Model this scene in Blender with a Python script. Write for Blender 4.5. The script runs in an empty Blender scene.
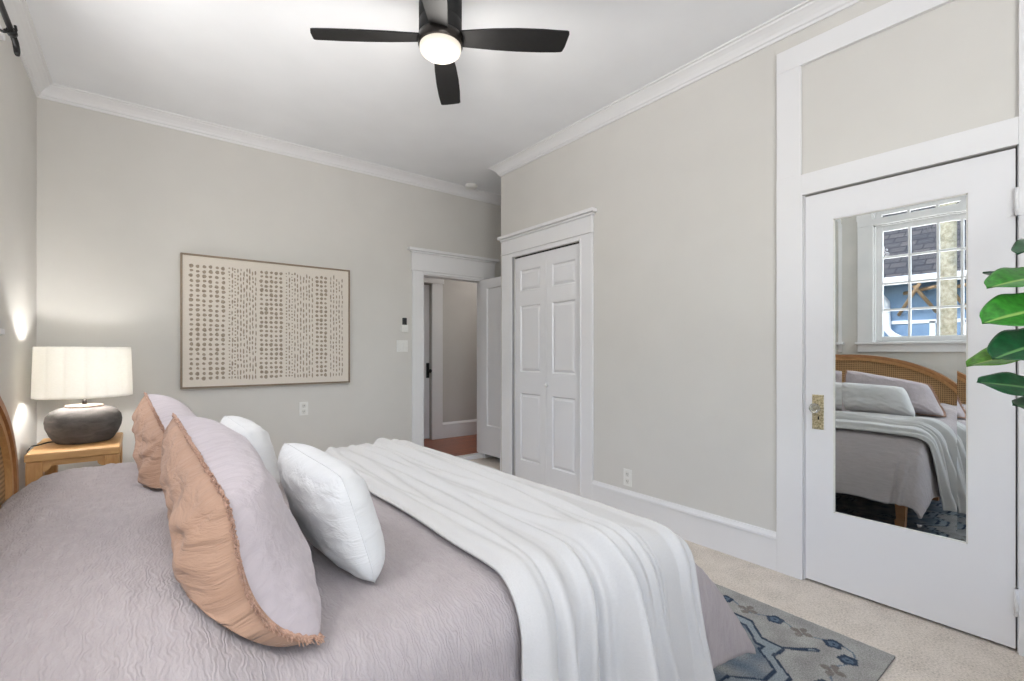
import bpy, bmesh, math, random
from mathutils import Vector, Matrix, noise

random.seed(7)
PI = math.pi
scn = bpy.context.scene
COL = scn.collection

# ------------------------------------------------------------------ camera, light, exposure
W, D, XL, YR = 2.80, 4.53, -0.556, -1.75      # right wall, back wall, left wall, rear wall
ZC = 3.03                                     # ceiling height
YC = 3.773                                    # outer corner of the closet
XN = 3.50                                     # right side of the nook

cd = bpy.data.cameras.new('camera')
cam = bpy.data.objects.new('camera', cd)
COL.objects.link(cam)
cam.location = (0, 0, 1.215)
cam.rotation_euler = (PI / 2, 0, -0.66144)
cd.sensor_width = 36.0
cd.lens = 477.17 / 1024 * 36
cd.shift_y = 11.6 / 1024
cd.clip_start = 0.02
scn.camera = cam

vs = scn.view_settings
vs.view_transform = 'Standard'
vs.look = 'None'
vs.exposure = 0.88
vs.gamma = 1.0
vs.use_curve_mapping = False

wd = bpy.data.worlds.new('sky')
scn.world = wd
wd.use_nodes = True
nt = wd.node_tree
bg = nt.nodes['Background']
sky = nt.nodes.new('ShaderNodeTexSky')
sky.sky_type = 'NISHITA'
sky.sun_disc = False
sky.sun_elevation = math.radians(42)
sky.sun_rotation = math.radians(70)
nt.links.new(sky.outputs[0], bg.inputs[0])
bg.inputs[1].default_value = 0.40


def light(name, kind, loc, power, color=(1, 1, 1), rot=(0, 0, 0), size=(1, 1), radius=0.05):
    ld = bpy.data.lights.new(name, kind)
    ld.energy = power
    ld.color = color
    if kind == 'AREA':
        ld.shape = 'RECTANGLE'
        ld.size, ld.size_y = size
    elif kind == 'POINT':
        ld.shadow_soft_size = radius
    elif kind == 'SUN':
        ld.angle = math.radians(2)
    o = bpy.data.objects.new(name, ld)
    o.location = loc
    o.rotation_euler = rot
    COL.objects.link(o)
    return o


light('sun', 'SUN', (4, 3, 8), 1.6, (1, .96, .9), (math.radians(38), math.radians(30), 0))
# area lamps added at the unseen rear and left windows, tilted up for ceiling bounce
light('window_fill_rear', 'AREA', (0.0, YR + 0.10, 1.75), 46, (0.985, 0.99, 1.0), (PI / 2 + 0.9, 0, 0), (1.5, 1.9))
light('window_fill_left', 'AREA', (XL + 0.08, -0.75, 1.70), 5, (0.97, 0.985, 1.0), (0, -PI / 2 - 0.95, 0), (1.6, 1.0))
# fill lamps added outside both bed windows: high for bed, low for ceiling
for yw, psky, pgr in ((1.15, 40, 34), (2.60, 58, 68)):
    light('window_fill_high', 'AREA', (-1.62, yw, 3.30), psky, (1.0, 0.985, 0.965), (0, -0.85, 0), (0.9, 1.4))
    light('window_fill_low', 'AREA', (-1.25, yw, 0.80), pgr, (1.0, 0.985, 0.96), (0, -2.45, 0), (0.8, 1.5))

# ------------------------------------------------------------------ materials


def lin(c):
    r = []
    for v in c[:3]:
        v = v / 255
        r.append(v / 12.92 if v <= 0.04045 else ((v + 0.055) / 1.055) ** 2.4)
    return (*r, 1)


class Mat:
    def __init__(self, name, color, rough=0.6, metal=0.0, spec=0.5):
        m = bpy.data.materials.new(name)
        m.use_nodes = True
        self.m, self.nt = m, m.node_tree
        self.b = self.nt.nodes['Principled BSDF']
        self.b.inputs['Base Color'].default_value = lin(color)
        self.b.inputs['Roughness'].default_value = rough
        self.b.inputs['Metallic'].default_value = metal
        self.b.inputs['Specular IOR Level'].default_value = spec
        self.color = color

    def n(self, t, **kw):
        nd = self.nt.nodes.new(t)
        for k, v in kw.items():
            if k in nd.inputs:
                nd.inputs[k].default_value = v
            else:
                setattr(nd, k, v)
        return nd

    def l(self, a, b):
        self.nt.links.new(a, b)

    def coord(self, kind='Object', scale=(1, 1, 1), rot=(0, 0, 0)):
        tc = self.n('ShaderNodeTexCoord')
        mp = self.n('ShaderNodeMapping')
        mp.inputs['Scale'].default_value = scale
        mp.inputs['Rotation'].default_value = rot
        self.l(tc.outputs[kind], mp.inputs['Vector'])
        return mp.outputs[0]

    def noise(self, vec, scale, detail=4, rough=0.5, dist=0.0):
        nd = self.n('ShaderNodeTexNoise')
        nd.inputs['Scale'].default_value = scale
        nd.inputs['Detail'].default_value = detail
        nd.inputs['Roughness'].default_value = rough
        nd.inputs['Distortion'].default_value = dist
        self.l(vec, nd.inputs['Vector'])
        return nd.outputs[0]

    def ramp(self, fac, stops):
        r = self.n('ShaderNodeValToRGB')
        el = r.color_ramp.elements
        while len(el) < len(stops):
            el.new(0.5)
        for e, (p, c) in zip(el, stops):
            e.position = p
            e.color = lin(c)
        self.l(fac, r.inputs[0])
        return r.outputs[0]

    def base(self, sock):
        self.l(sock, self.b.inputs['Base Color'])

    def bump(self, sock, dist=0.002, strength=0.5):
        bp = self.n('ShaderNodeBump')
        bp.inputs['Distance'].default_value = dist
        bp.inputs['Strength'].default_value = strength
        self.l(sock, bp.inputs['Height'])
        if self.b.inputs['Normal'].links:
            self.l(self.b.inputs['Normal'].links[0].from_socket, bp.inputs['Normal'])
        self.l(bp.outputs[0], self.b.inputs['Normal'])


def paint(name, c, rough=0.6, amp=2):
    m = Mat(name, c, rough)
    v = m.coord()
    f = m.noise(v, 3.0, 5)
    m.base(m.ramp(f, [(0.3, tuple(x - amp for x in c)), (0.7, tuple(x + amp for x in c))]))
    m.bump(m.noise(v, 220, 2), 0.0006, 0.25)
    return m.m


def fabric(name, c, kind='UV', sx=1, sy=1, scale=60, amp=7, bump=0.004, strength=0.6, weave=420, rough=0.9):
    m = Mat(name, c, rough, spec=0.15)
    m.b.inputs['Sheen Weight'].default_value = 0.15
    v = m.coord(kind, (sx, sy, 1))
    f = m.noise(v, scale, 5, 0.55, 0.6)
    m.base(m.ramp(f, [(0.3, tuple(x - amp for x in c)), (0.7, tuple(min(255, x + amp) for x in c))]))
    m.bump(f, bump, strength)
    v2 = m.coord(kind)
    m.bump(m.noise(v2, weave, 2), 0.0008, 0.35)
    return m.m


def wood(name, c1, c2, axis=(14, 1, 14), scale=4, rough=0.45):
    m = Mat(name, c1, rough)
    v = m.coord('Object', axis)
    f = m.noise(v, scale, 6, 0.6, 0.8)
    m.base(m.ramp(f, [(0.3, c1), (0.7, c2)]))
    m.bump(f, 0.0008, 0.3)
    return m.m


def plain(name, c, rough=0.5, metal=0.0, spec=0.5, tex=0.0, tscale=60):
    m = Mat(name, c, rough, metal, spec)
    v = m.coord()
    f = m.noise(v, tscale, 3)
    a = max(2, int(tex * 255)) if tex else 3
    m.base(m.ramp(f, [(0.3, tuple(max(0, x - a) for x in c)), (0.7, tuple(min(255, x + a) for x in c))]))
    return m.m


def emis(name, c, strength):
    m = Mat(name, c, 0.4)
    m.b.inputs['Base Color'].default_value = lin((140, 134, 124))
    m.b.inputs['Emission Color'].default_value = lin(c)
    m.b.inputs['Emission Strength'].default_value = strength
    return m.m


M = {}
M['wall'] = paint('wall_paint', (214, 211, 205), 0.75)
M['ceiling'] = paint('ceiling_paint', (240, 241, 243), 0.8)
M['trim'] = paint('trim_paint', (231, 230, 230), 0.45, 1)
M['door'] = paint('door_paint', (231, 230, 231), 0.42, 1)
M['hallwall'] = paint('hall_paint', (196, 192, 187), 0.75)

m = Mat('carpet', (206, 195, 182), 0.95, spec=0.1)
v = m.coord()
f1, f2 = m.noise(v, 120, 4, 0.75), m.noise(v, 9, 4)
mx = m.n('ShaderNodeMath', operation='ADD')
mh = m.n('ShaderNodeMath', operation='MULTIPLY_ADD'); mh.inputs[1].default_value = 0.3; mh.inputs[2].default_value = -0.15
m.l(f2, mh.inputs[0]); m.l(f1, mx.inputs[0]); m.l(mh.outputs[0], mx.inputs[1])
m.base(m.ramp(mx.outputs[0], [(0.28, (176, 166, 155)), (0.46, (216, 206, 194)), (0.56, (229, 219, 208)), (0.75, (240, 232, 223))]))
hv = m.n('ShaderNodeMath', operation='MULTIPLY'); hv.inputs[1].default_value = 1.0
m.l(f1, hv.inputs[0]); m.bump(hv.outputs[0], 0.006, 0.8)
M['carpet'] = m.m

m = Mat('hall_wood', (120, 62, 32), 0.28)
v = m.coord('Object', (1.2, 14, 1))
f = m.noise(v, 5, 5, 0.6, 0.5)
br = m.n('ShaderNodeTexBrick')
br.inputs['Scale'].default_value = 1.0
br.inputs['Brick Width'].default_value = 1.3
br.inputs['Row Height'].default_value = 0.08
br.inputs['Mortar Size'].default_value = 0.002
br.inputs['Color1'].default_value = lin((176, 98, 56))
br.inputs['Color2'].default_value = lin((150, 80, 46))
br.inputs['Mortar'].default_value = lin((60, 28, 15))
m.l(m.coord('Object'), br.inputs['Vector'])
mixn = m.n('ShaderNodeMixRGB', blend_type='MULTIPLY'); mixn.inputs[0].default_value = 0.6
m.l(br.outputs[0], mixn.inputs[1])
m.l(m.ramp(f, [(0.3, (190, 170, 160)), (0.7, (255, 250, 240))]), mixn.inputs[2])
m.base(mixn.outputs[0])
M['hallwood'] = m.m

M['duvet'] = fabric('duvet_gauze', (169, 160, 160), 'UV', 1.0, 0.2, 70, 4, 0.004, 0.45)
m = Mat.__new__(Mat); m.m = M['duvet']; m.nt = m.m.node_tree; m.b = m.nt.nodes['Principled BSDF']
wv = m.n('ShaderNodeTexWave', wave_type='BANDS', bands_direction='X')
wv.inputs['Scale'].default_value = 34; wv.inputs['Distortion'].default_value = 13; wv.inputs['Detail'].default_value = 2.5
wv.inputs['Detail Scale'].default_value = 1.4
m.l(m.coord('UV', (1, .55, 1)), wv.inputs['Vector']); m.bump(wv.outputs[1], 0.0022, 0.42)
M['lavender'] = fabric('sham_gauze', (178, 168, 170), 'UV', 1.0, 0.5, 60, 5, 0.005, 0.8)
M['gauze'] = fabric('sham_white_gauze', (222, 216, 216), 'UV', 1.0, 1.0, 60, 5, 0.004, 0.6)
M['tan'] = fabric('sham_tan_linen', (176, 142, 120), 'UV', 1.0, 2.6, 9, 5, 0.016, 1.0)
M['fringe'] = fabric('sham_fringe', (178, 142, 122), 'Object', 1, 1, 150, 16, 0.003, 0.8)
M['linen'] = fabric('white_linen', (206, 205, 204), 'UV', 1.0, 1.6, 12, 3, 0.010, 0.8)
M['linen_seam'] = fabric('white_linen_seam', (206, 205, 204), 'Object', 1, 1, 60, 4, 0.001, 0.4)
M['throw'] = fabric('white_throw', (196, 194, 192), 'UV', 1.0, 1.0, 240, 2, 0.0012, 0.5)
M['mattress'] = fabric('mattress_ticking', (225, 222, 218), 'Object', 1, 1, 80, 3, 0.001, 0.3)
M['oak'] = wood('honey_oak', (196, 146, 92), (216, 170, 114), (2, 14, 14), 4)
M['oakleg'] = wood('honey_oak_leg', (188, 136, 84), (208, 160, 104), (14, 14, 2), 4)
M['walnut'] = wood('headboard_wood', (150, 102, 62), (178, 126, 80), (10, 3, 3), 5)
m = Mat('cane_webbing', (176, 138, 92), 0.6)
v = m.coord()
wv = m.n('ShaderNodeTexWave', wave_type='BANDS', bands_direction='Z')
wv.inputs['Scale'].default_value = 16; wv.inputs['Distortion'].default_value = 0.4
m.l(v, wv.inputs['Vector'])
wy = m.n('ShaderNodeTexWave', wave_type='BANDS', bands_direction='Y')
wy.inputs['Scale'].default_value = 20; wy.inputs['Distortion'].default_value = 0.4
m.l(v, wy.inputs['Vector'])
mu = m.n('ShaderNodeMath', operation='ADD')
m.l(wv.outputs[1], mu.inputs[0]); m.l(wy.outputs[1], mu.inputs[1])
hf = m.n('ShaderNodeMath', operation='MULTIPLY'); hf.inputs[1].default_value = 0.5
m.l(mu.outputs[0], hf.inputs[0])
m.base(m.ramp(hf.outputs[0], [(0.15, (118, 84, 50)), (0.6, (188, 150, 104))]))
m.bump(hf.outputs[0], 0.004, 0.8)
M['cane'] = m.m

M['black'] = plain('fan_blade_black', (19, 18, 18), 0.6, 0, 0.4)
M['gunmetal'] = plain('brushed_gunmetal', (58, 54, 51), 0.32, 0.85)
M['blackmetal'] = plain('black_iron', (28, 27, 27), 0.45, 0.4)
M['diffuser'] = emis('fan_glass_diffuser', (255, 244, 228), 0.42)
m = Mat('ceramic_charcoal', (92, 88, 86), 0.92, spec=0.15)
v = m.coord('Object', (1, 1, 3))
f = m.noise(v, 9, 6, 0.6, 0.5)
gz = m.n('ShaderNodeSeparateXYZ'); m.l(m.coord('Object'), gz.inputs[0])
m.base(m.ramp(f, [(0.25, (74, 71, 70)), (0.6, (104, 99, 96)), (0.85, (132, 122, 114))]))
m.bump(m.noise(m.coord('Object'), 40, 5), 0.004, 0.5)
M['ceramic'] = m.m
M['ceramic_rim'] = plain('ceramic_rim', (152, 134, 120), 0.7, 0, 0.4, 0.04)
m = Mat('linen_shade', (250, 248, 243), 0.9)
v = m.coord('Object', (1, 1, 4))
m.base(m.ramp(m.noise(v, 70, 3), [(0.3, (246, 243, 236)), (0.7, (252, 250, 245))]))
tr = m.n('ShaderNodeBsdfTranslucent'); tr.inputs[0].default_value = lin((255, 253, 248))
ms = m.n('ShaderNodeMixShader'); ms.inputs[0].default_value = 0.22
out = m.nt.nodes['Material Output']
m.l(m.b.outputs[0], ms.inputs[1]); m.l(tr.outputs[0], ms.inputs[2]); m.l(ms.outputs[0], out.inputs[0])
M['shade'] = m.m
M['brass'] = plain('aged_brass', (196, 184, 148), 0.38, 0.75, 0.5, 0.16, 110)
M['chrome'] = plain('worn_steel', (170, 170, 172), 0.3, 0.9)
m = Mat('crystal_knob', (235, 238, 245), 0.05)
m.b.inputs['Transmission Weight'].default_value = 0.9
M['crystal'] = m.m
m = Mat('mirror_silver', (226, 231, 231), 0.0, 1.0)
v = m.coord()
m.base(m.ramp(m.noise(v, 12, 5), [(0.3, (222, 229, 230)), (0.7, (229, 234, 234))]))
M['mirror'] = m.m
M['dark'] = plain('dark_recess', (30, 29, 28), 0.9)
M['plastic'] = plain('white_plastic', (232, 231, 227), 0.35)
M['plastic_dim'] = plain('ivory_plastic', (222, 220, 214), 0.4)
M['blackplastic'] = plain('black_plastic', (22, 22, 24), 0.3)
M['canvas'] = plain('cream_canvas', (224, 215, 203), 0.85, 0, 0.2, 0.015, 160)
M['ink'] = plain('taupe_ink', (160, 145, 128), 0.85, 0, 0.2, 0.07, 60)
M['frame'] = wood('taupe_frame', (128, 110, 90), (146, 126, 104), (4, 20, 20), 4)
M['terracotta'] = plain('white_planter', (215, 212, 205), 0.5, 0, 0.5, 0.02)
M['soil'] = plain('soil', (52, 40, 32), 0.95, 0, 0.2, 0.06)
M['stem'] = plain('plant_stem', (86, 92, 52), 0.6, 0, 0.4, 0.04)


def leafmat(name, c, rib):
    m = Mat(name, c, 0.38)
    tc = m.n('ShaderNodeTexCoord')
    sx = m.n('ShaderNodeSeparateXYZ'); m.l(tc.outputs['UV'], sx.inputs[0])
    a = m.n('ShaderNodeMath', operation='SUBTRACT'); a.inputs[1].default_value = 0.5; m.l(sx.outputs[0], a.inputs[0])
    b = m.n('ShaderNodeMath', operation='ABSOLUTE'); m.l(a.outputs[0], b.inputs[0])
    mid = m.ramp(b.outputs[0], [(0.02, (255, 255, 255)), (0.05, (0, 0, 0))])
    # side veins slant away from the midrib
    q = m.n('ShaderNodeMath', operation='MULTIPLY_ADD'); q.inputs[1].default_value = -0.5
    m.l(b.outputs[0], q.inputs[0]); m.l(sx.outputs[1], q.inputs[2])
    wv = m.n('ShaderNodeMath', operation='MULTIPLY'); wv.inputs[1].default_value = 62; m.l(q.outputs[0], wv.inputs[0])
    sn = m.n('ShaderNodeMath', operation='SINE'); m.l(wv.outputs[0], sn.inputs[0])
    vein = m.ramp(sn.outputs[0], [(0.9, (0, 0, 0)), (1.0, (70, 70, 70))])
    nz = m.noise(m.coord('UV', (2, 5, 1)), 3, 4)
    body = m.ramp(nz, [(0.3, tuple(int(x * 0.8) for x in c)), (0.7, tuple(min(255, int(x * 1.2)) for x in c))])
    ad = m.n('ShaderNodeMixRGB', blend_type='ADD'); ad.inputs[0].default_value = 1
    m.l(mid, ad.inputs[1]); m.l(vein, ad.inputs[2])
    mx = m.n('ShaderNodeMixRGB'); mx.inputs[2].default_value = lin(rib)
    m.l(ad.outputs[0], mx.inputs[0]); m.l(body, mx.inputs[1])
    m.base(mx.outputs[0])
    return m.m


M['leaf'] = leafmat('leaf_green', (52, 122, 40), (140, 176, 92))
M['leafdark'] = leafmat('leaf_dark_green', (22, 74, 40), (96, 140, 84))
M['leaflight'] = leafmat('leaf_fresh_green', (92, 148, 48), (160, 190, 100))

m = Mat('rug_pile', (170, 170, 168), 0.95, spec=0.1)
at = m.n('ShaderNodeVertexColor'); at.layer_name = 'Pattern'
nz = m.noise(m.coord(), 190, 4, 0.75)
mx = m.n('ShaderNodeMixRGB', blend_type='MULTIPLY'); mx.inputs[0].default_value = 0.8
m.l(at.outputs[0], mx.inputs[1]); m.l(m.ramp(nz, [(0.35, (175, 175, 175)), (0.62, (255, 255, 255))]), mx.inputs[2])
m.base(mx.outputs[0]); m.bump(nz, 0.004, 0.7)
M['rug'] = m.m

m = Mat('window_glass', (255, 255, 255), 0.0)
t_ = m.n('ShaderNodeBsdfTransparent'); g_ = m.n('ShaderNodeBsdfGlossy'); g_.inputs['Roughness'].default_value = 0.0
fr = m.n('ShaderNodeLayerWeight'); fr.inputs[0].default_value = 0.12
ms = m.n('ShaderNodeMixShader'); m.l(fr.outputs[1], ms.inputs[0]); m.l(t_.outputs[0], ms.inputs[1]); m.l(g_.outputs[0], ms.inputs[2])
m.l(ms.outputs[0], m.nt.nodes['Material Output'].inputs[0])
M['glass'] = m.m

m = Mat('blue_siding', (112, 138, 166), 0.7)
wv = m.n('ShaderNodeTexWave', wave_type='BANDS', bands_direction='Z', wave_profile='SAW'); wv.inputs['Scale'].default_value = 1.3
m.l(m.coord(), wv.inputs['Vector']); m.bump(wv.outputs[1], 0.02, 0.8)
m.base(m.ramp(m.noise(m.coord(), 4, 4), [(0.3, (104, 130, 158)), (0.7, (122, 148, 176))]))
M['siding'] = m.m
m = Mat('roof_shingle', (84, 78, 76), 0.9)
br = m.n('ShaderNodeTexBrick'); br.inputs['Scale'].default_value = 1; br.inputs['Brick Width'].default_value = 0.25
br.inputs['Row Height'].default_value = 0.12; br.inputs['Mortar Size'].default_value = 0.01
br.inputs['Color1'].default_value = lin((92, 84, 80)); br.inputs['Color2'].default_value = lin((70, 66, 66)); br.inputs['Mortar'].default_value = lin((44, 42, 42))
m.l(m.coord('Object', (1, 1, 1), (0, PI / 2, PI / 2)), br.inputs['Vector']); m.base(br.outputs[0])
M['shingle'] = m.m
M['extwhite'] = plain('exterior_white', (228, 230, 234), 0.5)
M['extwood'] = plain('exterior_timber', (150, 124, 94), 0.7, 0, 0.4, 0.05)
M['ground'] = plain('ground_mulch', (96, 92, 76), 0.95, 0, 0.2, 0.08, 6)
M['bark'] = plain('bark', (150, 142, 122), 0.95, 0, 0.2, 0.08, 20)
M['foliage'] = plain('foliage', (110, 122, 82), 0.8, 0, 0.3, 0.1, 8)

# ------------------------------------------------------------------ helpers


def tag(o, label, cat, group=None, kind=None):
    o['label'] = label
    o['category'] = cat
    if group:
        o['group'] = group
    if kind:
        o['kind'] = kind
    return o


def empty(name, loc):
    o = bpy.data.objects.new(name, None)
    o.location = loc
    o.empty_display_size = 0.1
    COL.objects.link(o)
    return o


class MB:
    def __init__(self):
        self.bm = bmesh.new()
        self.uv = self.bm.loops.layers.uv.new('UVMap')

    def _mi(self, faces, mi, smooth=False):
        for f in faces:
            f.material_index = mi
            f.smooth = smooth

    def box(self, x0, x1, y0, y1, z0, z1, bev=0.0, mi=0, seg=2):
        r = bmesh.ops.create_cube(self.bm, size=1.0)
        vs_ = r['verts']
        for v_ in vs_:
            v_.co = Vector((x0 + (v_.co.x + .5) * (x1 - x0), y0 + (v_.co.y + .5) * (y1 - y0), z0 + (v_.co.z + .5) * (z1 - z0)))
        fs = list({f for v_ in vs_ for f in v_.link_faces})
        self._mi(fs, mi)
        if bev > 0:
            es = list({e for v_ in vs_ for e in v_.link_edges})
            rb = bmesh.ops.bevel(self.bm, geom=es, offset=bev, segments=seg, profile=0.5, affect='EDGES')
            self._mi(rb['faces'], mi, False)
        return self

    def poly(self, pts, mi=0, smooth=False):
        f = self.bm.faces.new([self.bm.verts.new(p) for p in pts])
        f.material_index = mi
        f.smooth = smooth
        return f

    def prism(self, pts, ext, mi=0):
        """closed polygon pts (3D, planar) extruded by vector ext"""
        ext = Vector(ext)
        a = [self.bm.verts.new(Vector(p)) for p in pts]
        b = [self.bm.verts.new(Vector(p) + ext) for p in pts]
        n = len(a)
        fs = [self.bm.faces.new(a[::-1]), self.bm.faces.new(b)]
        for i in range(n):
            fs.append(self.bm.faces.new((a[i], a[(i + 1) % n], b[(i + 1) % n], b[i])))
        self._mi(fs, mi)
        return self

    def lathe(self, prof, c=(0, 0), seg=48, mi=0, axis='z', lobes=None, cap=True):
        rings = []
        for (r, z) in prof:
            ring = []
            for k in range(seg):
                a = 2 * PI * k / seg
                rr = r * (lobes(a) if lobes else 1)
                ring.append(self.bm.verts.new((c[0] + rr * math.cos(a), c[1] + rr * math.sin(a), z)))
            rings.append(ring)
        for i in range(len(rings) - 1):
            for k in range(seg):
                k2 = (k + 1) % seg
                f = self.bm.faces.new((rings[i][k], rings[i][k2], rings[i + 1][k2], rings[i + 1][k]))
                f.material_index = mi
                f.smooth = True
        if cap:
            for ring, rev in ((rings[0], True), (rings[-1], False)):
                f = self.bm.faces.new(ring[::-1] if rev else ring)
                f.material_index = mi
        return self

    def tube(self, pts, r, seg=10, mi=0):
        pts = [Vector(p) for p in pts]
        rs = r if isinstance(r, (list, tuple)) else [r] * len(pts)
        rings = []
        up = Vector((0, 0, 1))
        for i, p in enumerate(pts):
            t = (pts[min(i + 1, len(pts) - 1)] - pts[max(i - 1, 0)]).normalized()
            ref = up if abs(t.dot(up)) < 0.95 else Vector((1, 0, 0))
            if i == 0:
                s = t.cross(ref).normalized()
            else:
                s = (s - t * s.dot(t)).normalized()
            q = t.cross(s)
            rings.append([self.bm.verts.new(p + rs[i] * (math.cos(2 * PI * k / seg) * s + math.sin(2 * PI * k / seg) * q)) for k in range(seg)])
        for i in range(len(rings) - 1):
            for k in range(seg):
                f = self.bm.faces.new((rings[i][k], rings[i][(k + 1) % seg], rings[i + 1][(k + 1) % seg], rings[i + 1][k]))
                f.material_index = mi
                f.smooth = True
        for ring, rev in ((rings[0], False), (rings[-1], True)):
            f = self.bm.faces.new(ring[::-1] if rev else ring)
            f.material_index = mi
        return self

    def grid(self, nu, nv, fn, mi=0, uvfn=None, mifn=None, smooth=True):
        vs_ = [[self.bm.verts.new(fn(i / nu, j / nv)) for j in range(nv + 1)] for i in range(nu + 1)]
        for i in range(nu):
            for j in range(nv):
                f = self.bm.faces.new((vs_[i][j], vs_[i + 1][j], vs_[i + 1][j + 1], vs_[i][j + 1]))
                f.smooth = smooth
                f.material_index = mifn((i + .5) / nu, (j + .5) / nv) if mifn else mi
                for lp, (a, b) in zip(f.loops, ((i, j), (i + 1, j), (i + 1, j + 1), (i, j + 1))):
                    lp[self.uv].uv = uvfn(a / nu, b / nv) if uvfn else (a / nu, b / nv)
        return vs_

    def xform(self, mat):
        bmesh.ops.transform(self.bm, matrix=mat, verts=self.bm.verts)
        return self

    def build(self, name, mats, parent=None, weld=False, origin=None, recalc=True):
        if weld:
            bmesh.ops.remove_doubles(self.bm, verts=self.bm.verts, dist=1e-5)
        if recalc:
            bmesh.ops.recalc_face_normals(self.bm, faces=self.bm.faces)
        me = bpy.data.meshes.new(name)
        self.bm.to_mesh(me)
        self.bm.free()
        for mm in (mats if isinstance(mats, (list, tuple)) else [mats]):
            me.materials.append(M[mm])
        o = bpy.data.objects.new(name, me)
        COL.objects.link(o)
        if parent is not None:
            o.parent = parent
            off = Vector((0, 0, 0))
            p = parent
            while p is not None:
                off += p.location
                p = p.parent
            me.transform(Matrix.Translation(-off))
        elif origin is not None:
            me.transform(Matrix.Translation(-Vector(origin)))
            o.location = origin
        return o


def smooth01(a, b, x):
    t = max(0.0, min(1.0, (x - a) / (b - a)))
    return t * t * (3 - 2 * t)


def struct(o, label=None, cat=None):
    o['kind'] = 'structure'
    if label:
        o['label'] = label
        o['category'] = cat
    return o


def cells(mb, a0, a1, z0, z1, holes, fn):
    """boxes filling the rectangle a0..a1 x z0..z1 except the hole rectangles"""
    A = sorted({a0, a1, *[h[0] for h in holes], *[h[1] for h in holes]})
    Z = sorted({z0, z1, *[h[2] for h in holes], *[h[3] for h in holes]})
    for i in range(len(A) - 1):
        for j in range(len(Z) - 1):
            ca, cz = (A[i] + A[i + 1]) / 2, (Z[j] + Z[j + 1]) / 2
            if any(h[0] < ca < h[1] and h[2] < cz < h[3] for h in holes):
                continue
            fn(A[i], A[i + 1], Z[j], Z[j + 1])


# ------------------------------------------------------------------ room shell
TH = 0.13
HZ = 0.05      # the hall floor lies a little higher than the carpet

mb = MB(); mb.box(XL - TH, XN + TH, YR - TH, D + TH, -0.12, 0.0)
struct(mb.build('floor', 'carpet'), 'beige cut-pile carpet floor of the bedroom', 'floor')
mb = MB(); mb.box(XL - TH, 5.2, YR - TH, 6.0, ZC, ZC + 0.14)
struct(mb.build('ceiling', 'ceiling'), 'plain white ceiling above the bedroom', 'ceiling')

# left wall: two windows above the bed, one beside the camera
WIN = (0.62, 1.645, 1.325, 2.56)
WIN4 = (2.075, 3.10, 1.325, 2.56)
WIN2 = (-1.30, -0.20, 0.85, 2.56)
mb = MB()
cells(mb, YR - TH, D + TH, 0, ZC, [WIN, WIN4, WIN2], lambda a, b, c, d: mb.box(XL - TH, XL, a, b, c, d))
struct(mb.build('wall_left', 'wall', weld=True), 'greige wall behind the headboard', 'wall')
mb = MB()
DOORWAY = (2.340, 3.115, 0, 2.036)
cells(mb, XL, XN + TH, 0, ZC, [DOORWAY], lambda a, b, c, d: mb.box(a, b, D, D + TH, c, d))
struct(mb.build('wall_back', 'wall', weld=True), 'greige wall with framed dot print and doorway', 'wall')
CL = (2.690, 3.566, 0, 2.112)
MD = (0.262, 1.056, 0, 2.050)
mb = MB()
cells(mb, YR - TH, YC, 0, ZC, [CL, MD], lambda a, b, c, d: mb.box(W, W + TH, a, b, c, d))
mb.box(W + TH, XN + TH, YC - TH, YC, 0, ZC)          # closet end facing the nook
mb.box(XN, XN + TH, YC, D, 0, ZC)                    # nook side
mb.box(W + 0.7, W + 0.8, YR - TH, YC - TH, 0, ZC)    # closet back
mb.box(W + TH, W + 0.7, 1.75, 1.85, 0, ZC)
mb.box(W + TH, W + 0.7, YR - TH, YR, 0, ZC)
struct(mb.build('wall_right', 'wall', weld=True), 'greige wall with closet door and mirrored door', 'wall')
RW = (-0.50, 1.0, 0.8, 2.72)
mb = MB()
cells(mb, XL - TH, W + TH, 0, ZC, [RW], lambda a, b, c, d: mb.box(a, b, YR - TH, YR, c, d))
struct(mb.build('wall_rear', 'wall', weld=True), 'greige wall behind the viewer', 'wall')

# hall beyond the open doorway
HY = 5.67
HD = (2.22, 3.055, HZ, 2.12)
mb = MB(); mb.box(1.5, 5.2, D + TH, HY + 0.3, -0.12, HZ)
mb.box(2.340, 3.115, D + 0.10, D + TH, 0.0, HZ)
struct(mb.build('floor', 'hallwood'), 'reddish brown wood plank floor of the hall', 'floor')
mb = MB()
cells(mb, 1.5, 5.2, HZ, ZC, [HD], lambda a, b, c, d: mb.box(a, b, HY, HY + TH, c, d))
mb.box(1.4, 1.5, D + TH, HY + TH, HZ, ZC)
mb.box(5.1, 5.2, D + TH, HY, HZ, ZC)
mb.box(XN + TH, 5.2, D, D + TH, HZ, ZC)
mb.box(HD[0] - 0.1, HD[1] + 0.1, HY + TH, HY + TH + 0.05, HZ, 2.3)
struct(mb.build('wall_hall', 'hallwall', weld=True), 'shaded taupe wall of the hall beyond the doorway', 'wall')

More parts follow.
